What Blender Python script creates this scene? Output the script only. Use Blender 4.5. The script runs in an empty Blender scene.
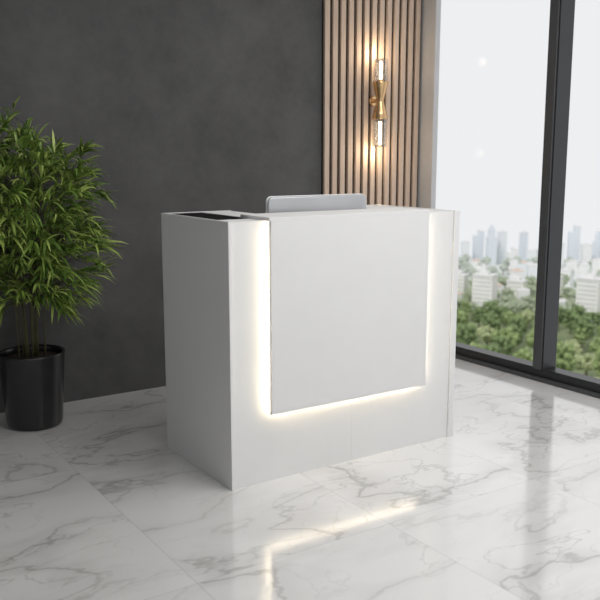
import bpy, bmesh, math, random
from mathutils import Vector, Matrix, noise as mnoise
S = bpy.context.scene
COL = S.collection
R = math.radians
random.seed(7)

# ------------------------------------------------------------------ materials
def new_mat(name):
    m = bpy.data.materials.new(name); m.use_nodes = True
    nt = m.node_tree
    return m, nt, nt.nodes['Principled BSDF']

def mat(name, col, rough=0.5, metal=0.0, spec=0.5, var=0.04, scale=8.0, emit=None, estr=0.0, bump=0.0, bdist=0.01):
    m, nt, b = new_mat(name)
    n = nt.nodes.new('ShaderNodeTexNoise'); n.inputs['Scale'].default_value = scale; n.inputs['Detail'].default_value = 4
    tc = nt.nodes.new('ShaderNodeTexCoord'); nt.links.new(tc.outputs['Object'], n.inputs['Vector'])
    r = nt.nodes.new('ShaderNodeValToRGB')
    r.color_ramp.elements[0].position = 0.3; r.color_ramp.elements[1].position = 0.7
    r.color_ramp.elements[0].color = tuple(max(0, c*(1-var)) for c in col) + (1,)
    r.color_ramp.elements[1].color = tuple(min(1, c*(1+var)) for c in col) + (1,)
    nt.links.new(n.outputs['Fac'], r.inputs['Fac']); nt.links.new(r.outputs['Color'], b.inputs['Base Color'])
    b.inputs['Roughness'].default_value = rough; b.inputs['Metallic'].default_value = metal
    b.inputs['Specular IOR Level'].default_value = spec
    if emit:
        b.inputs['Emission Color'].default_value = tuple(emit) + (1,); b.inputs['Emission Strength'].default_value = estr
    if bump:
        bp = nt.nodes.new('ShaderNodeBump'); bp.inputs['Strength'].default_value = bump; bp.inputs['Distance'].default_value = bdist
        nt.links.new(n.outputs['Fac'], bp.inputs['Height']); nt.links.new(bp.outputs['Normal'], b.inputs['Normal'])
    return m

def math_node(nt, op, a, b=None, clamp=False):
    n = nt.nodes.new('ShaderNodeMath'); n.operation = op; n.use_clamp = clamp
    for i, v in enumerate((a, b)):
        if v is None: continue
        if isinstance(v, (int, float)): n.inputs[i].default_value = v
        else: nt.links.new(v, n.inputs[i])
    return n.outputs[0]

def maprange(nt, v, a, b, c, d):
    n = nt.nodes.new('ShaderNodeMapRange'); n.interpolation_type = 'SMOOTHSTEP'
    n.inputs['From Min'].default_value = a; n.inputs['From Max'].default_value = b
    n.inputs['To Min'].default_value = c; n.inputs['To Max'].default_value = d
    nt.links.new(v, n.inputs['Value']); return n.outputs['Result']

def mixcol(nt, f, a, b):
    n = nt.nodes.new('ShaderNodeMix'); n.data_type = 'RGBA'
    if isinstance(f, (int, float)): n.inputs[0].default_value = f
    else: nt.links.new(f, n.inputs[0])
    for i, v in ((6, a), (7, b)):
        if isinstance(v, tuple): n.inputs[i].default_value = v + (1,)
        else: nt.links.new(v, n.inputs[i])
    return n.outputs[2]

def marble():
    m, nt, b = new_mat('marble_tiles')
    L = nt.links
    geo = nt.nodes.new('ShaderNodeNewGeometry')
    sep = nt.nodes.new('ShaderNodeSeparateXYZ'); L.new(geo.outputs['Position'], sep.inputs[0])
    tx = math_node(nt, 'DIVIDE', math_node(nt, 'ADD', sep.outputs[0], 0.46+8.0), 0.8)
    ty = math_node(nt, 'DIVIDE', math_node(nt, 'ADD', sep.outputs[1], 0.6+12.0), 1.2)
    cid = nt.nodes.new('ShaderNodeCombineXYZ')
    L.new(math_node(nt, 'FLOOR', tx), cid.inputs[0]); L.new(math_node(nt, 'FLOOR', ty), cid.inputs[1])
    wn = nt.nodes.new('ShaderNodeTexWhiteNoise'); wn.noise_dimensions = '3D'; L.new(cid.outputs[0], wn.inputs['Vector'])
    vs = nt.nodes.new('ShaderNodeVectorMath'); vs.operation = 'SCALE'; vs.inputs['Scale'].default_value = 23.0
    L.new(wn.outputs['Color'], vs.inputs[0])
    mp = nt.nodes.new('ShaderNodeMapping'); mp.inputs['Rotation'].default_value = (0, 0, R(-32)); mp.inputs['Scale'].default_value = (0.62, 1.25, 1)
    L.new(geo.outputs['Position'], mp.inputs['Vector'])
    va = nt.nodes.new('ShaderNodeVectorMath'); va.operation = 'ADD'
    L.new(mp.outputs[0], va.inputs[0]); L.new(vs.outputs[0], va.inputs[1])
    def ridge(scale, detail, dist, w, rough=0.5, zoff=0.0):
        n = nt.nodes.new('ShaderNodeTexNoise'); n.inputs['Scale'].default_value = scale
        n.inputs['Detail'].default_value = detail; n.inputs['Roughness'].default_value = rough
        n.inputs['Distortion'].default_value = dist
        o = nt.nodes.new('ShaderNodeVectorMath'); o.operation = 'ADD'; o.inputs[1].default_value = (0, 0, zoff)
        L.new(va.outputs[0], o.inputs[0]); L.new(o.outputs[0], n.inputs['Vector'])
        a = math_node(nt, 'ABSOLUTE', math_node(nt, 'SUBTRACT', n.outputs['Fac'], 0.5))
        return maprange(nt, a, 0.0, w, 1.0, 0.0)
    mk = nt.nodes.new('ShaderNodeTexNoise'); mk.inputs['Scale'].default_value = 1.1; mk.inputs['Detail'].default_value = 2
    L.new(va.outputs[0], mk.inputs['Vector'])
    mask = maprange(nt, mk.outputs['Fac'], 0.34, 0.56, 0.25, 1.0)
    v1 = math_node(nt, 'MULTIPLY', ridge(1.3, 6, 0.3, 0.011, 0.5), mask)
    v2 = math_node(nt, 'MULTIPLY', ridge(1.3, 4, 0.3, 0.080, 0.5), math_node(nt, 'MULTIPLY', mask, 0.31))
    v3 = math_node(nt, 'MULTIPLY', ridge(2.2, 6, 0.5, 0.009, 0.5, 5.3), math_node(nt, 'MULTIPLY', mask, 0.45))
    v4 = math_node(nt, 'MULTIPLY', ridge(3.5, 5, 0.6, 0.009, 0.5, 9.1), math_node(nt, 'MULTIPLY', mask, 0.20))
    c = mixcol(nt, v2, (0.765, 0.76, 0.76), (0.46, 0.45, 0.445))
    c = mixcol(nt, math_node(nt, 'MULTIPLY', v1, 0.55), c, (0.32, 0.305, 0.295))
    c = mixcol(nt, v3, c, (0.38, 0.37, 0.365))
    c = mixcol(nt, v4, c, (0.40, 0.39, 0.385))
    def edge(t, size):
        f = math_node(nt, 'FRACT', t)
        d = math_node(nt, 'MINIMUM', f, math_node(nt, 'SUBTRACT', 1.0, f))
        return math_node(nt, 'LESS_THAN', math_node(nt, 'MULTIPLY', d, size), 0.0015)
    e = math_node(nt, 'MAXIMUM', edge(tx, 0.8), edge(ty, 1.2))
    c = mixcol(nt, math_node(nt, 'MULTIPLY', e, 0.45), c, (0.38, 0.38, 0.38))
    L.new(c, b.inputs['Base Color'])
    b.inputs['Roughness'].default_value = 0.12
    b.inputs['Specular IOR Level'].default_value = 0.75
    b.inputs['Coat Weight'].default_value = 0.5; b.inputs['Coat Roughness'].default_value = 0.09; b.inputs['Coat IOR'].default_value = 1.6
    return m

def clear_glass(name, tint=(1, 1, 1), base=0.035, edge=0.8, rough=0.02):
    m = bpy.data.materials.new(name); m.use_nodes = True
    nt = m.node_tree; nt.nodes.clear(); L = nt.links
    out = nt.nodes.new('ShaderNodeOutputMaterial')
    tr = nt.nodes.new('ShaderNodeBsdfTransparent'); tr.inputs[0].default_value = tint + (1,)
    gl = nt.nodes.new('ShaderNodeBsdfGlossy'); gl.inputs['Roughness'].default_value = rough
    lw = nt.nodes.new('ShaderNodeLayerWeight'); lw.inputs[0].default_value = 0.5
    p = math_node(nt, 'POWER', lw.outputs['Facing'], 4.0)
    f = math_node(nt, 'ADD', math_node(nt, 'MULTIPLY', p, edge), base, True)
    mx = nt.nodes.new('ShaderNodeMixShader')
    L.new(f, mx.inputs[0]); L.new(tr.outputs[0], mx.inputs[1]); L.new(gl.outputs[0], mx.inputs[2])
    L.new(mx.outputs[0], out.inputs[0])
    return m

def leaf_mat():
    m, nt, b = new_mat('leaf_green'); L = nt.links
    geo = nt.nodes.new('ShaderNodeNewGeometry')
    r = nt.nodes.new('ShaderNodeValToRGB')
    el = r.color_ramp.elements
    el[0].color = (0.058, 0.118, 0.02, 1); el[1].color = (0.46, 0.56, 0.15, 1)
    e = el.new(0.5); e.color = (0.205, 0.32, 0.058, 1)
    L.new(geo.outputs['Random Per Island'], r.inputs['Fac'])
    L.new(r.outputs['Color'], b.inputs['Base Color'])
    b.inputs['Roughness'].default_value = 0.36
    return m

def wood():
    m, nt, b = new_mat('slat_oak'); L = nt.links
    tc = nt.nodes.new('ShaderNodeTexCoord'); mp = nt.nodes.new('ShaderNodeMapping')
    mp.inputs['Scale'].default_value = (30, 30, 1.6)
    L.new(tc.outputs['Object'], mp.inputs[0])
    n = nt.nodes.new('ShaderNodeTexNoise'); n.inputs['Scale'].default_value = 3; n.inputs['Detail'].default_value = 6; n.inputs['Distortion'].default_value = 1.2
    L.new(mp.outputs[0], n.inputs['Vector'])
    r = nt.nodes.new('ShaderNodeValToRGB')
    r.color_ramp.elements[0].position = 0.3; r.color_ramp.elements[1].position = 0.72
    r.color_ramp.elements[0].color = (0.555, 0.415, 0.32, 1); r.color_ramp.elements[1].color = (0.68, 0.535, 0.43, 1)
    L.new(n.outputs['Fac'], r.inputs['Fac']); L.new(r.outputs['Color'], b.inputs['Base Color'])
    b.inputs['Roughness'].default_value = 0.6
    return m

def plaster():
    m, nt, b = new_mat('charcoal_plaster'); L = nt.links
    tc = nt.nodes.new('ShaderNodeTexCoord')
    n = nt.nodes.new('ShaderNodeTexNoise'); n.inputs['Scale'].default_value = 2.6; n.inputs['Detail'].default_value = 9; n.inputs['Roughness'].default_value = 0.7
    L.new(tc.outputs['Object'], n.inputs['Vector'])
    r = nt.nodes.new('ShaderNodeValToRGB')
    r.color_ramp.elements[0].position = 0.3; r.color_ramp.elements[1].position = 0.7
    r.color_ramp.elements[0].color = (0.076, 0.0745, 0.0745, 1); r.color_ramp.elements[1].color = (0.128, 0.125, 0.125, 1)
    L.new(n.outputs['Fac'], r.inputs['Fac']); L.new(r.outputs['Color'], b.inputs['Base Color'])
    b.inputs['Roughness'].default_value = 0.75; b.inputs['Specular IOR Level'].default_value = 0.3
    bp = nt.nodes.new('ShaderNodeBump'); bp.inputs['Strength'].default_value = 0.25; bp.inputs['Distance'].default_value = 0.01
    L.new(n.outputs['Fac'], bp.inputs['Height']); L.new(bp.outputs[0], b.inputs['Normal'])
    return m

def facade(name, wall, glass, sx, sz):
    m, nt, b = new_mat(name); L = nt.links
    tc = nt.nodes.new('ShaderNodeTexCoord'); sp = nt.nodes.new('ShaderNodeSeparateXYZ'); L.new(tc.outputs['Object'], sp.inputs[0])
    h = math_node(nt, 'ADD', sp.outputs[0], sp.outputs[1])
    fx = math_node(nt, 'FRACT', math_node(nt, 'DIVIDE', math_node(nt, 'ADD', h, 500), sx))
    fz = math_node(nt, 'FRACT', math_node(nt, 'DIVIDE', sp.outputs[2], sz))
    w = math_node(nt, 'MULTIPLY', math_node(nt, 'GREATER_THAN', fx, 0.4), math_node(nt, 'GREATER_THAN', fz, 0.5))
    L.new(mixcol(nt, w, wall, glass), b.inputs['Base Color']); b.inputs['Roughness'].default_value = 0.7
    return m

M = dict(
    marble=marble(), plaster=plaster(), wood=wood(), leaf=leaf_mat(),
    ceil=mat('ceiling_paint', (0.8, 0.8, 0.8), 0.9),
    offwall=mat('grey_wall_paint', (0.50, 0.50, 0.51), 0.8),
    post=mat('light_grey_post', (0.55, 0.55, 0.56), 0.55),
    frame=mat('black_aluminium', (0.022, 0.023, 0.025), 0.35),
    frame_in=mat('dark_grey_aluminium', (0.07, 0.072, 0.076), 0.4),
    pane=clear_glass('window_glass', (1, 1, 1), 0.003, 0.12),
    lampglass=clear_glass('lamp_glass', (0.88, 0.87, 0.85), 0.20, 0.75, 0.10),
    white=mat('white_laminate', (0.79, 0.79, 0.79), 0.36, var=0.01),
    whitetop=mat('white_counter', (0.80, 0.80, 0.80), 0.7, spec=0.12, var=0.01),
    inset=mat('black_inset_top', (0.010, 0.010, 0.011), 0.8, spec=0.08),
    led=mat('led_strip_light', (1, 0.95, 0.85), 0.5, emit=(1.0, 0.86, 0.63), estr=19),
    silver=mat('silver_plastic', (0.56, 0.57, 0.59), 0.22, 0.4, var=0.02),
    silver_rim=mat('pale_silver_rim', (0.78, 0.79, 0.80), 0.3, 0.1, var=0.02),
    screen=mat('dark_screen', (0.01, 0.01, 0.012), 0.12),
    brass=mat('polished_brass', (0.72, 0.48, 0.25), 0.2, 1.0, var=0.05, scale=30),
    bulb=mat('warm_filament', (1, 0.9, 0.7), 0.5, emit=(1.0, 0.86, 0.65), estr=11),
    black=mat('slat_backing_felt', (0.018, 0.016, 0.015), 0.9),
    pot=mat('black_gloss_pot', (0.011, 0.011, 0.012), 0.20, spec=0.6),
    soil=mat('dark_soil', (0.03, 0.02, 0.013), 0.95, var=0.5, scale=60, bump=0.8),
    stem=mat('dark_green_cane', (0.10, 0.095, 0.04), 0.55, var=0.25, scale=20),
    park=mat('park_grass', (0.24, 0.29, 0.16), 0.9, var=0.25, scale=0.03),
    cityground=mat('hazy_city_ground', (0.60, 0.64, 0.62), 0.9, var=0.08, scale=0.02),  # distance haze painted in as a paler ground colour
    crownA=mat('tree_green', (0.31, 0.40, 0.175), 0.8, var=0.25, scale=0.4),
    crownB=mat('tree_dark_green', (0.21, 0.29, 0.13), 0.8, var=0.25, scale=0.4),
    crownC=mat('tree_pale_green', (0.44, 0.50, 0.28), 0.8, var=0.2, scale=0.4),
    crownF=mat('tree_hazy_green', (0.46, 0.525, 0.39), 0.8, var=0.15, scale=0.4),  # paler copy of the tree green, air haze mixed into the colour
    crownG=mat('tree_far_haze_green', (0.62, 0.67, 0.61), 0.8, var=0.10, scale=0.4),  # palest tree copy, stronger haze painted in for the farthest trees
    trunk=mat('tree_bark', (0.20, 0.17, 0.14), 0.9),
    bwhite=mat('white_render', (0.84, 0.83, 0.81), 0.8, scale=0.3),
    bglass=mat('grey_building_glass', (0.60, 0.62, 0.65), 0.4, scale=0.3),
    broof=mat('grey_roof', (0.72, 0.72, 0.73), 0.8, scale=0.3),
    terra=mat('terracotta_roof', (0.68, 0.56, 0.50), 0.8, scale=0.3),
    fblue=facade('hazy_blue_facade', (0.67, 0.71, 0.76), (0.635, 0.68, 0.74), 2.2, 2.6),  # distance haze is baked into the colours of these hazy facades
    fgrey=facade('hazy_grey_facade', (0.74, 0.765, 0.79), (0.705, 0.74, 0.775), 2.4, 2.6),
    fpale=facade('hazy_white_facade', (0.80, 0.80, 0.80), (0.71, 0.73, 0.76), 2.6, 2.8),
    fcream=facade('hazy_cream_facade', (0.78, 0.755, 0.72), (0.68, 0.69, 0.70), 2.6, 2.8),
)

# ------------------------------------------------------------------ helpers
def obj(name, bm, m, parent=None, smooth=False, bevel=0.0, loc=None):
    me = bpy.data.meshes.new(name)
    bmesh.ops.recalc_face_normals(bm, faces=bm.faces[:])
    bm.to_mesh(me); bm.free()
    if smooth:
        for p in me.polygons: p.use_smooth = True
    me.materials.append(m)
    o = bpy.data.objects.new(name, me); COL.objects.link(o)
    if parent: o.parent = parent
    if loc: o.location = loc
    if bevel:
        b = o.modifiers.new('bevel', 'BEVEL'); b.width = bevel; b.segments = 2; b.limit_method = 'ANGLE'
    return o

def box(bm, x0, x1, y0, y1, z0, z1):
    v = [bm.verts.new(p) for p in ((x0,y0,z0),(x1,y0,z0),(x1,y1,z0),(x0,y1,z0),(x0,y0,z1),(x1,y0,z1),(x1,y1,z1),(x0,y1,z1))]
    for f in ((0,3,2,1),(4,5,6,7),(0,1,5,4),(1,2,6,5),(2,3,7,6),(3,0,4,7)): bm.faces.new([v[i] for i in f])

def boxes(*bs):
    bm = bmesh.new()
    for b in bs: box(bm, *b)
    return bm

def lathe(bm, prof, seg=48, axis='Z', c=(0,0,0), cap=True):
    c = Vector(c); rings = []
    for r, h in prof:
        ring = []
        for i in range(seg):
            a = 2*math.pi*i/seg
            p = Vector((r*math.cos(a), r*math.sin(a), h)) if axis == 'Z' else Vector((r*math.cos(a), h, r*math.sin(a)))
            ring.append(bm.verts.new(c+p))
        rings.append(ring)
    for a, b in zip(rings, rings[1:]):
        for i in range(seg):
            bm.faces.new((a[i], a[(i+1)%seg], b[(i+1)%seg], b[i]))
    if cap:
        bm.faces.new(rings[0][::-1]); bm.faces.new(rings[-1])

def tube(bm, pts, r0, r1, seg=8):
    rings = []
    n = len(pts)
    for k, p in enumerate(pts):
        d = (pts[min(k+1, n-1)] - pts[max(k-1, 0)]).normalized()
        a = d.cross(Vector((0.31, 0.95, 0.05))).normalized(); b = d.cross(a)
        r = r0+(r1-r0)*k/(n-1)
        rings.append([bm.verts.new(p + a*r*math.cos(2*math.pi*i/seg) + b*r*math.sin(2*math.pi*i/seg)) for i in range(seg)])
    for a, b in zip(rings, rings[1:]):
        for i in range(seg): bm.faces.new((a[i], a[(i+1)%seg], b[(i+1)%seg], b[i]))
    bm.faces.new(rings[0][::-1]); bm.faces.new(rings[-1])

def thing(name, label, cat, loc=(0,0,0), rz=0, group=None):
    o = bpy.data.objects.new(name, None); COL.objects.link(o)
    o.empty_display_size = 0.1
    o.location = loc; o.rotation_euler = (0, 0, rz)
    o['label'] = label; o['category'] = cat
    if group: o['group'] = group
    return o

def struct(name, bm, m, parent=None, **k):
    o = obj(name, bm, m, parent, **k); o['kind'] = 'structure'; return o

# ------------------------------------------------------------------ room shell
WX, WY, H = 2.42, 1.62, 2.9
YP = 1.468
struct('floor', boxes((-3.6, WX+0.13, -5.2, WY+0.15, -0.12, 0)), M['marble'])
struct('ceiling', boxes((-3.6, WX+0.13, -5.2, WY+0.15, H, H+0.12)), M['ceil'])
struct('wall_back', boxes((-3.5, WX+0.13, WY, WY+0.15, 0, H)), M['plaster'])
struct('wall_left', boxes((-3.6, -3.5, -5.2, WY+0.15, 0, H)), M['offwall'])
struct('trim_1', boxes((WX-0.015, WX+0.030, YP, WY, 0, H)), M['post'], bevel=0.003)

w = bpy.data.objects.new('window_1', None); COL.objects.link(w); w['kind'] = 'structure'; w.location = (WX, 0.4, 0)
def wpart(name, bs, m, bevel=0.002):
    bm = bmesh.new()
    for x0, x1, y0, y1, z0, z1 in bs: box(bm, x0-WX, x1-WX, y0-0.4, y1-0.4, z0, z1)
    return obj(name, bm, m, w, bevel=bevel)
YE = -5.2
wpart('window_frame', [(WX, WX+0.10, YE, YP-0.0005, 0, 0.076), (WX, WX+0.10, YE, YP-0.0005, H-0.07, H)], M['frame'])
wpart('window_sill', [(WX-0.03, WX, YE, YP-0.0005, 0, 0.022)], M['frame_in'])
mull = (0.46, -1.45, -3.36)
for y in mull:
    wpart('mullion', [(WX-0.02, WX+0.10, y-0.035, y+0.035, 0.0765, H-0.0705)], M['frame'])
    wpart('mullion_cover', [(WX-0.032, WX-0.02, y-0.026, y+0.035, 0.0765, H-0.0705)], M['frame_in'], 0.001)
# upper fixed lights of glass; the lower halves stand open to the view
ys = [YP-0.001+0.035] + list(mull) + [YE-0.035]
for a, b in zip(ys, ys[1:]):
    bm = bmesh.new()
    v = [bm.verts.new((0.012, y-0.4, z)) for y, z in ((b+0.0355, 1.12), (a-0.0355, 1.12), (a-0.0355, H-0.071), (b+0.0355, H-0.071))]
    bm.faces.new(v); obj('pane', bm, M['pane'], w)

# slat panel
SP = thing('slat_panel', 'pale oak vertical slat wall panel on black backing behind the desk', 'wall panel', (1.58, WY, 0))
obj('backing', boxes((0, 0.82, -0.012, -0.0005, 0, H-0.001)), M['black'], SP)
bm = bmesh.new(); n = 13; pitch = 0.82/n
for i in range(n):
    x = pitch*i+0.003
    box(bm, x, x+0.038, -0.032, -0.012, 0, H-0.001)
obj('slats', bm, M['wood'], SP, bevel=0.002)

# ------------------------------------------------------------------ desk
D = thing('reception_desk', 'white box reception desk with glowing backlit front panel', 'reception desk')
W, DP, T = 1.245, 0.63, 0.014
TR = 0.034
obj('side_panel', boxes((0, T, 0, DP, 0, 1.11)), M['white'], D, bevel=0.0012)
obj('side_panel', boxes((W-TR, W, 0, DP, 0, 1.11)), M['white'], D, bevel=0.0015)
BY = 0.008
for x0, x1 in ((T, W/2-0.0002), (W/2+0.0002, W-TR-0.0008)):
    obj('front_board', boxes((x0, x1, BY, BY+0.018, 0, 1.108)), M['white'], D, bevel=0.0004)
px0, px1, pz0 = 0.173, 1.017, 0.305
FY = -0.039
fp = obj('floating_panel', boxes((px0, px1, FY, FY+0.018, pz0, 1.108)), M['white'], D)
fp['label'] = 'raised square front panel with light glowing behind its edges'
obj('counter_top', boxes((px0-0.008, px1+0.003, FY, 0.195, 1.1081, 1.1225)), M['whitetop'], D, bevel=0.0006)
ly0, ly1 = FY+0.0182, FY+0.0225
led = [(px0+0.013, px0+0.021, ly0, ly1, pz0+0.013, 1.095), (px1-0.021, px1-0.013, ly0, ly1, pz0+0.013, 1.095),
       (px0+0.022, px1-0.022, ly0, ly1, pz0+0.013, pz0+0.021)]
for b in led:
    o = obj('led_strip', boxes(b), M['led'], D); o['label'] = 'warm white light strip behind the floating panel'
for x in (px0+0.1, px1-0.1):
    obj('spacer_block', boxes((x-0.02, x+0.02, FY+0.0181, BY-0.0001, 0.6, 0.68)), M['white'], D)
LX = 0.34; RX = 1.0; B2 = BY+0.0185; IY = 0.13
it = obj('inset_top', boxes((T+0.0005, 0.19, IY, DP-T-0.0005, 1.070, 1.106)), M['inset'], D)
it['label'] = 'black recessed surface inside the thin white rim'
obj('cabinet_top', boxes((T+0.0005, LX-0.0005, B2, IY-0.0005, 1.070, 1.108)), M['whitetop'], D)
obj('cabinet_top', boxes((0.1905, LX-0.0005, IY, DP-T-0.0005, 1.070, 1.108)), M['whitetop'], D)
obj('cabinet_top', boxes((RX+T+0.0005, W-TR-0.0005, B2, DP-T-0.0005, 1.070, 1.108)), M['whitetop'], D)
obj('back_panel', boxes((T+0.0003, LX+T, DP-T, DP, 0, 1.11)), M['white'], D, bevel=0.001)
obj('back_panel', boxes((RX, W-TR-0.0003, DP-T, DP, 0, 1.11)), M['white'], D, bevel=0.001)
obj('divider', boxes((LX, LX+T, B2, DP-T-0.0003, 0, 1.108)), M['white'], D, bevel=0.001)
obj('divider', boxes((RX, RX+T, B2, DP-T-0.0003, 0, 1.108)), M['white'], D, bevel=0.001)
obj('worktop', boxes((LX+T+0.0005, RX-0.0005, B2, DP-0.01, 0.722, 0.745)), M['whitetop'], D, bevel=0.001)

# ------------------------------------------------------------------ monitor
def rrect(bm, x0, x1, z0, z1, r, y0, y1, seg=6):
    pts = []
    for cx, cz, a0 in ((x1-r, z1-r, 0), (x0+r, z1-r, 90), (x0+r, z0+r, 180), (x1-r, z0+r, 270)):
        for k in range(seg+1):
            a = R(a0+90*k/seg); pts.append((cx+r*math.cos(a), cz+r*math.sin(a)))
    A = [bm.verts.new((x, y0, z)) for x, z in pts]; B = [bm.verts.new((x, y1, z)) for x, z in pts]
    n = len(pts)
    bm.faces.new(A); bm.faces.new(B[::-1])
    for i in range(n): bm.faces.new((A[i], B[i], B[(i+1)%n], A[(i+1)%n]))
MO = thing('computer_monitor', 'silver grey computer monitor rising behind the white counter, back turned', 'monitor', (0.676, 0.36, 0.7452))
bm = bmesh.new(); rrect(bm, -0.281, 0.281, 0.115, 0.440, 0.024, 0.0002, 0.008, 8)
o = obj('rim', bm, M['silver_rim'], MO, bevel=0.002); o['label'] = 'pale silver rim around the screen'
bm = bmesh.new(); rrect(bm, -0.280, 0.280, 0.116, 0.436, 0.026, -0.016, 0.0, 8)
o = obj('housing', bm, M['silver'], MO, smooth=True, bevel=0.007); o.modifiers['bevel'].segments = 4
bm = bmesh.new(); rrect(bm, -0.268, 0.268, 0.130, 0.425, 0.014, 0.0082, 0.0095); obj('screen', bm, M['screen'], MO)
bm = bmesh.new(); rrect(bm, -0.03, 0.03, 0.0125, 0.27, 0.01, -0.038, -0.0163); obj('stand_neck', bm, M['silver'], MO, bevel=0.003)
bm = bmesh.new(); lathe(bm, [(0.11, 0), (0.11, 0.008), (0.10, 0.012)], c=(0, -0.03, 0)); obj('stand_base', bm, M['silver'], MO)

# ------------------------------------------------------------------ sconce
SY = WY-0.0325
SC = thing('wall_sconce', 'gold hourglass wall sconce with clear glass tubes above and below', 'wall lamp', (1.972, SY, 1.725))
bm = bmesh.new(); lathe(bm, [(0.034, 0), (0.034, -0.010), (0.030, -0.014)], axis='Y', c=(-0.0, 0, 0.0)); obj('backplate', bm, M['brass'], SC, bevel=0.001)
bm = bmesh.new(); lathe(bm, [(0.012, -0.0143), (0.012, -0.060)], 20, axis='Y'); obj('arm', bm, M['brass'], SC)
ay = -0.078
bm = bmesh.new(); lathe(bm, [(0.046, -0.119), (0.050, -0.120), (0.052, -0.115), (0.042, -0.070), (0.026, -0.014), (0.024, 0), (0.026, 0.014), (0.042, 0.070), (0.052, 0.115), (0.050, 0.120), (0.046, 0.119)], 40, c=(0, ay, 0))
obj('lamp_body', bm, M['brass'], SC, smooth=True)
for s, ln in ((1, 0.145), (-1, 0.18)):
    bm = bmesh.new(); lathe(bm, [(0.048, s*0.1205), (0.048, s*(0.118+ln)), (0.039, s*(0.118+ln)), (0.039, s*0.1205)], 12, c=(0, ay, 0), cap=False)
    g = obj('glass_tube', bm, M['lampglass'], SC, smooth=False)
    bm = bmesh.new(); lathe(bm, [(0.014, s*0.1195), (0.014, s*0.135)], 20, c=(0, ay, 0)); obj('bulb_holder', bm, M['brass'], SC)
    bm = bmesh.new(); lathe(bm, [(0.009, s*0.1353), (0.009, s*(0.105+ln))], 16, c=(0, ay, 0)); obj('bulb', bm, M['bulb'], SC, smooth=False)
    l = bpy.data.lights.new('sconce_glow', 'POINT'); l.energy = 1.5; l.color = (1, 0.78, 0.52); l.shadow_soft_size = 0.03
    lo = bpy.data.objects.new('sconce_glow', l); COL.objects.link(lo); lo.location = (1.972, SY+ay, 1.725+s*(0.115+ln+0.04))

# ------------------------------------------------------------------ potted plant
PX, PY = -0.420, 1.335
P = thing('potted_bamboo_palm', 'bushy green narrow-leaved plant in a black round pot by the dark wall', 'potted plant', (PX, PY, 0))
bm = bmesh.new()
lathe(bm, [(0.124, 0), (0.134, 0.004), (0.139, 0.02), (0.164, 0.372), (0.166, 0.380), (0.163, 0.384), (0.154, 0.382), (0.150, 0.372), (0.149, 0.34)], 64, cap=False)
bm.faces.new([v for v in bm.verts][:64][::-1])
obj('pot', bm, M['pot'], P, smooth=True)
bm = bmesh.new(); lathe(bm, [(0.1485, 0.33), (0.1485, 0.350), (0.09, 0.358), (0.02, 0.360)], 48); obj('soil', bm, M['soil'], P, smooth=True)
CZ, AX, AZ = 1.025, 0.40, 0.535
YL = WY-PY-0.015
leafbm = bmesh.new()
def leaf(p, d, L, wd, droop, roll):
    d = d.normalized()
    s = d.cross(Vector((0, 0, 1)))
    if s.length < 0.05: s = Vector((1, 0, 0))
    s.normalize(); up = s.cross(d).normalized()
    s = (s*math.cos(roll)+up*math.sin(roll)).normalized(); nn = s.cross(d).normalized()
    prev = None
    for t, f in ((0, 0.15), (0.18, 0.8), (0.42, 1.0), (0.72, 0.66), (1.0, 0.0)):
        c = p + d*L*t*(1-0.15*droop*t) + Vector((0, 0, -1))*droop*L*t*t*0.6
        pts = [c - s*wd*f/2 + nn*wd*f*0.16, c, c + s*wd*f/2 + nn*wd*f*0.16] if f else [c]
        vs = []
        for q in pts:
            if q.y > YL: q.y = YL - random.random()*0.004
            vs.append(leafbm.verts.new(q))
        if prev:
            if len(vs) == 3:
                leafbm.faces.new((prev[0], prev[1], vs[1], vs[0])); leafbm.faces.new((prev[1], prev[2], vs[2], vs[1]))
            else:
                leafbm.faces.new((prev[0], prev[1], vs[0])); leafbm.faces.new((prev[1], prev[2], vs[0]))
        prev = vs
stems = []
for k in range(14):
    a = 2*math.pi*k/14+random.uniform(-.3, .3); r0 = random.uniform(0.015, 0.08)
    base = Vector((r0*math.cos(a), r0*math.sin(a), 0.352))
    top = Vector((random.uniform(0.06, 0.32)*math.cos(a), random.uniform(0.06, 0.24)*math.sin(a), random.uniform(1.02, 1.42)))
    top.y = min(top.y, 0.17)
    pts = []
    for i in range(9):
        t = i/8; q = base.lerp(top, t); q.x -= (top.x-base.x)*0.45*math.sin(math.pi*t)*0.7; q.y -= (top.y-base.y)*0.25*math.sin(math.pi*t)
        pts.append(q)
    stems.append(pts)
    bm = bmesh.new(); tube(bm, pts, 0.0045, 0.0018); obj('stem', bm, M['stem'], P, smooth=True)
twbm = bmesh.new()
cnt = 0
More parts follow.
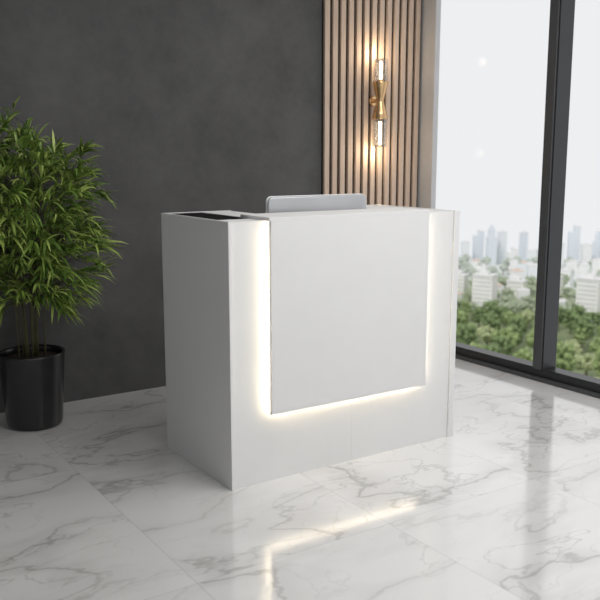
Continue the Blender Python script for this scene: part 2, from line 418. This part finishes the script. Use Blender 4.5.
while cnt < 520:
    u = Vector((random.uniform(-1, 1), random.uniform(-1, 1), random.uniform(-1, 1)))
    if not 0.25 < u.length < 1: continue
    tip = Vector((u.x*AX, u.y*(0.22 if u.y > 0 else 0.42), CZ+u.z*AZ))*1.0
    if tip.z < 0.58: continue
    if tip.z < 0.68 and random.random() < 0.4: continue
    tip.x += 0.05*mnoise.noise(tip*5)+0.01; tip.z += 0.08*mnoise.noise(tip*4+Vector((9, 0, 0)))
    best = min((q for st in stems for q in st[3:]), key=lambda q: (q-tip-Vector((0, 0, -0.10))).length)
    mid = best.lerp(tip, 0.55)+Vector((0, 0, 0.03))
    tube(twbm, [best, mid, tip], 0.0014, 0.0007, 5)
    od = (tip-best).normalized()
    nl = random.randint(8, 11)
    for j in range(nl):
        t = 1-0.45*(j/nl)**1.2
        p = mid.lerp(tip, max(0, (t-0.55)/0.45)) if t > .55 else best.lerp(mid, t/.55)
        a = random.uniform(0, 2*math.pi)
        rad = Vector((math.cos(a), math.sin(a), random.uniform(-0.25, 0.7)))
        out = Vector((tip.x, tip.y, (tip.z-CZ)*0.35+0.12)).normalized()
        d = od*random.uniform(.4, 1.0)+rad*0.75+out*0.5
        leaf(p, d, random.uniform(0.10, 0.17), random.uniform(0.0105, 0.0165), random.uniform(0.35, 1.05), random.uniform(-0.7, 0.7))
    cnt += 1
obj('twigs', twbm, M['stem'], P, smooth=True)
me = bpy.data.meshes.new('foliage'); leafbm.to_mesh(me); leafbm.free(); me.materials.append(M['leaf'])
for p in me.polygons: p.use_smooth = True
o = bpy.data.objects.new('foliage', me); COL.objects.link(o); o.parent = P

# ------------------------------------------------------------------ outside
G = -110.0
def polar(dist, deg): return (-1.5+dist*math.cos(R(deg)), -2.9+dist*math.sin(R(deg)))
def sector(r0, r1, a0, a1, z, n=40):
    bm = bmesh.new(); A = []; B = []
    for i in range(n+1):
        a = a0+(a1-a0)*i/n
        A.append(bm.verts.new(polar(r0, a)+(z,))); B.append(bm.verts.new(polar(r1, a)+(z,)))
    for i in range(n): bm.faces.new((A[i], B[i], B[i+1], A[i+1]))
    return bm
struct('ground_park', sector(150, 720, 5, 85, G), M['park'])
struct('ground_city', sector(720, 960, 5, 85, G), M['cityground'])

def crown_mesh(seed, rx, rz):
    random.seed(seed); bm = bmesh.new()
    lobes = []
    for k in range(46):
        u = Vector((random.gauss(0, 1), random.gauss(0, 1), random.gauss(0, 1))).normalized()
        rr = random.uniform(0.4, 0.82)
        c = Vector((u.x*rx*rr, u.y*rx*rr, u.z*rz*rr)); r = random.uniform(0.16, 0.27)*rx
        lobes.append((c, r))
        bmesh.ops.create_icosphere(bm, subdivisions=1, radius=r*0.85, matrix=Matrix.Translation(c))
    for k in range(2600):
        c, r = random.choice(lobes)
        u = Vector((random.gauss(0, 1), random.gauss(0, 1), random.gauss(0, 1)+0.2)).normalized()
        p = c+u*r*random.uniform(0.85, 1.2)
        n = (u+Vector((random.uniform(-1, 1), random.uniform(-1, 1), random.uniform(-1, 1)))*0.6).normalized()
        a = n.cross(Vector((0.3, 0.2, 0.9))).normalized(); b = n.cross(a)
        s = random.uniform(0.22, 0.48)
        bm.faces.new([bm.verts.new(p+a*s*i+b*s*0.7*j) for i, j in ((-1, 0), (0, -1), (1, 0), (0, 1))])
    me = bpy.data.meshes.new('crown'); bm.to_mesh(me); bm.free()
    return me
crowns = []
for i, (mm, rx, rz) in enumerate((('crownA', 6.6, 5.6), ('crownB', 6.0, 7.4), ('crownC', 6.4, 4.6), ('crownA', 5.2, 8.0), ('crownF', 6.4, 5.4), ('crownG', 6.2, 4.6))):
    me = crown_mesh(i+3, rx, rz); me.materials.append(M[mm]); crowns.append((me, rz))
bm = bmesh.new(); tube(bm, [Vector((0,0,0)), Vector((0.2,0,4)), Vector((0,0.2,9))], 0.7, 0.35, 8)
tme = bpy.data.meshes.new('trunk'); bm.to_mesh(tme); bm.free(); tme.materials.append(M['trunk'])
tl = ['rounded mid green tree in the park seen through the window', 'dense dark green tree in the park seen through the window',
      'pale green low tree in the park seen through the window', 'tall mid green tree in the park seen through the window',
      'hazy grey-green tree at the far edge of the park near the buildings', 'very pale hazy tree between the low buildings under the skyline']
tg = ['rounded green park trees', 'dark park trees', 'pale park trees', 'tall green park trees', 'hazy far park trees', 'palest trees under the skyline']
def plant_tree(x, y, i, s):
    t = thing('park_tree', tl[i], 'tree', (x, y, G), random.uniform(0, 6.28), tg[i]); t.scale = (s, s, s)
    c = bpy.data.objects.new('crown', crowns[i][0]); COL.objects.link(c); c.parent = t; c.location = (0, 0, 5+crowns[i][1]*0.75)
    c2 = bpy.data.objects.new('trunk', tme); COL.objects.link(c2); c2.parent = t

def tower(dist, a, bw, h, m, lab, group=None, style=0, rm='broof', name='skyline_tower', cat='building'):
    x, y = polar(dist, a)
    t = thing(name, lab, cat, (x, y, G), R(a+90+random.uniform(-25, 25)), group)
    b = bw/2
    if style == 0: bs = [(-b, b, -b, b, 0, h)]
    elif style == 1: bs = [(-b, b, -b, b, 0, h*0.72), (-b*.7, b*.7, -b*.7, b*.7, h*.72, h*0.92), (-b*.4, b*.4, -b*.4, b*.4, h*.92, h)]
    else: bs = [(-b, b*.1, -b, b, 0, h), (b*.1, b, -b, b, 0, h*0.86)]
    obj('walls', boxes(*bs), M[m], t)
    top = bs[-1] if style == 1 else bs[0]
    if style == 1: rb = [(-0.15, 0.15, -0.15, 0.15, h+0.01, h+4)]
    else: rb = [(top[0]-.2, top[1]+.2, -b-.2, b+.2, h+.01, h+0.5), (top[0]*.5, top[1]*.4, -b*.4, b*.4, h+.5, h+1.8)]
    obj('roof', boxes(*rb), M[rm], t)

blocks = [(610, 43.7, 15, 11, 27), (590, 36.9, 15, 11, 30), (690, 41.6, 14, 9, 12), (700, 39.2, 12, 9, 15), (700, 45.5, 14, 9, 14), (660, 35.0, 16, 11, 20)]
taken = [polar(b[0], b[1]) for b in blocks]
bl = ['white apartment block with window bands rising above trees, left pane', 'white apartment block beside the right edge, right pane',
      'low white block among trees, left of the mullion', 'low white block among trees, behind the mullion', 'low white block at far left of the window view', 'white apartment block beyond the right edge']
for (dist, a, bw, bd, bh), lab in zip(blocks, bl):
    x, y = polar(dist, a)
    t = thing('apartment_block', lab, 'building', (x, y, G), R(a+90-22))
    obj('walls', boxes((-bw/2, bw/2, -bd/2, bd/2, 0, bh)), M['bwhite'], t)
    obj('roof', boxes((-bw/2-0.4, bw/2+0.4, -bd/2-0.4, bd/2+0.4, bh+0.01, bh+0.9), (-3, 3, -2.5, 2.5, bh+0.9, bh+3.2)), M['broof'], t)
    for k in range(int(bh/3)):
        z = 1+k*3
        obj('window_band', boxes((-bw/2+0.8, bw/2-0.8, -bd/2-0.08, bd/2+0.08, z, z+1.2)), M['bglass'], t)

random.seed(11)
hp = []
tries = 0
while len(hp) < 14 and tries < 3000:
    tries += 1
    dist = random.uniform(610, 735); a = random.uniform(34, 50); q = polar(dist, a)
    if any(math.hypot(q[0]-c[0], q[1]-c[1]) < 26 for c in hp+taken): continue
    hp.append(q)
    m = random.choice(('fpale', 'fpale', 'fcream'))
    k = {'fpale': 'white', 'fcream': 'cream'}[m]
    rm = random.choice(('broof', 'terra')); rn = {'broof': 'grey', 'terra': 'terracotta'}[rm]
    tower(dist, a, random.uniform(7, 10), random.uniform(8, 14), m, 'low %s building with %s roof among the park trees' % (k, rn), 'low %s buildings with %s roofs among trees' % (k, rn), random.choice((0, 2)), rm, 'park_building')
random.seed(21)
placed = []
tries = 0
while len(placed) < 240 and tries < 40000:
    tries += 1
    dist = math.sqrt(random.uniform(385**2, 733**2)); a = random.uniform(33.5, 50)
    x, y = polar(dist, a)
    big = dist < 540
    s = random.uniform(0.9, 1.4) if big else random.uniform(0.75, 1.06)
    r = 6.7*s
    if any(math.hypot(x-q[0], y-q[1]) < r+q[2] for q in placed): continue
    if any(math.hypot(x-q[0], y-q[1]) < 18 for q in taken): continue
    if any(math.hypot(x-q[0], y-q[1]) < 15 for q in hp): continue
    if any(abs(a-b[1]) < 0.8 and b[0]-30 < dist < b[0] for b in blocks): continue
    placed.append((x, y, r))
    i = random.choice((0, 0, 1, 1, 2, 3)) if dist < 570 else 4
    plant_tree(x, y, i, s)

random.seed(5)
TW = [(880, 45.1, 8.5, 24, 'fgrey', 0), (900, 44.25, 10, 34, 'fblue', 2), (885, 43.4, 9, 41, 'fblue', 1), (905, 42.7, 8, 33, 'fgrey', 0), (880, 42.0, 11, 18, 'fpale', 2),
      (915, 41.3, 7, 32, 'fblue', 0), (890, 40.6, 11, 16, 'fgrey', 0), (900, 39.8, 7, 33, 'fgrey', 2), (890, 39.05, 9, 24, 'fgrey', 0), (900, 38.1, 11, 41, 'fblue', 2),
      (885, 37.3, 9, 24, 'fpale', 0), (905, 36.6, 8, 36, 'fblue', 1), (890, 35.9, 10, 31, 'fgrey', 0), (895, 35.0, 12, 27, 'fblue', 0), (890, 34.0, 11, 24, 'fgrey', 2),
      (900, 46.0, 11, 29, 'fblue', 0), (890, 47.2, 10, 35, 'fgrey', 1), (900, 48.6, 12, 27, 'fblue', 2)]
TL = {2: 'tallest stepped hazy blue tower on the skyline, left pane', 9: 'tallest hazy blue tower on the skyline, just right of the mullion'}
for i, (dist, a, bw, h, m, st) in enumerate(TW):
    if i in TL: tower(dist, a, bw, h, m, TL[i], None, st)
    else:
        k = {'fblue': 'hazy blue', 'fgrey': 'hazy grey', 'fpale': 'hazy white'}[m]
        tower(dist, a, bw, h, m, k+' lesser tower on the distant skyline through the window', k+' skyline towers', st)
cp = []
tries = 0
while len(cp) < 110 and tries < 8000:
    tries += 1
    dist = random.uniform(750, 864); a = random.uniform(33.5, 50)
    q = polar(dist, a)
    if any(math.hypot(q[0]-c[0], q[1]-c[1]) < 15.5 for c in cp): continue
    cp.append(q)
    if random.random() < 0.55:
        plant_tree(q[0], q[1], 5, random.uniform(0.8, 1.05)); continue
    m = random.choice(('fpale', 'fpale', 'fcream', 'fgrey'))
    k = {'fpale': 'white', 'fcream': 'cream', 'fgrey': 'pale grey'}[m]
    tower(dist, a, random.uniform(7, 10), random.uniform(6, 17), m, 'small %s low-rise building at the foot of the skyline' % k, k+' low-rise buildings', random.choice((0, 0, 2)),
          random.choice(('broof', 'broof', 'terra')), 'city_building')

# ------------------------------------------------------------------ light
wd = bpy.data.worlds.new('World'); S.world = wd; wd.use_nodes = True
nt = wd.node_tree; bg = nt.nodes['Background']
tc = nt.nodes.new('ShaderNodeTexCoord'); sp = nt.nodes.new('ShaderNodeSeparateXYZ'); nt.links.new(tc.outputs['Generated'], sp.inputs[0])
cr = nt.nodes.new('ShaderNodeValToRGB')
cr.color_ramp.elements[0].position = 0.0; cr.color_ramp.elements[0].color = (0.85, 0.865, 0.885, 1)
cr.color_ramp.elements[1].position = 0.5; cr.color_ramp.elements[1].color = (0.86, 0.867, 0.88, 1)
mr = nt.nodes.new('ShaderNodeMapRange'); mr.inputs['From Min'].default_value = -0.1; mr.inputs['From Max'].default_value = 0.6
nt.links.new(sp.outputs[2], mr.inputs['Value']); nt.links.new(mr.outputs[0], cr.inputs[0])
nt.links.new(cr.outputs[0], bg.inputs[0]); bg.inputs[1].default_value = 1.0

def light(name, kind, loc, energy, size=None, rot=None, col=(1,1,1)):
    l = bpy.data.lights.new(name, kind); l.energy = energy; l.color = col
    if kind == 'AREA': l.shape = 'RECTANGLE'; l.size, l.size_y = size
    o = bpy.data.objects.new(name, l); COL.objects.link(o); o.location = loc
    if rot: o.rotation_euler = rot
    return o
s = light('sun', 'SUN', (0, 0, 50), 1.5, col=(1, 0.96, 0.90)); s.data.angle = R(14)
s.rotation_euler = Vector((0.75, 0.28, -0.8)).to_track_quat('-Z', 'Y').to_euler()
light('room_fill_light', 'AREA', (1.0, -1.5, H-0.03), 51, (2.2, 2.2), (0, 0, 0), (1, 0.98, 0.95))  # fill light added below the unseen ceiling to brighten the room

# ------------------------------------------------------------------ camera
cd = bpy.data.cameras.new('camera'); cam = bpy.data.objects.new('camera', cd); COL.objects.link(cam)
cam.location = (-1.562, -2.858, 1.36); cam.rotation_euler = (R(90-9.78), 0, R(-33.6))
cd.sensor_width = 36; cd.lens = 49.8; cd.clip_end = 5000; cd.clip_start = 0.05
cd.dof.use_dof = True; cd.dof.focus_distance = 4.1; cd.dof.aperture_fstop = 3.4
S.camera = cam
S.view_settings.view_transform = 'Standard'
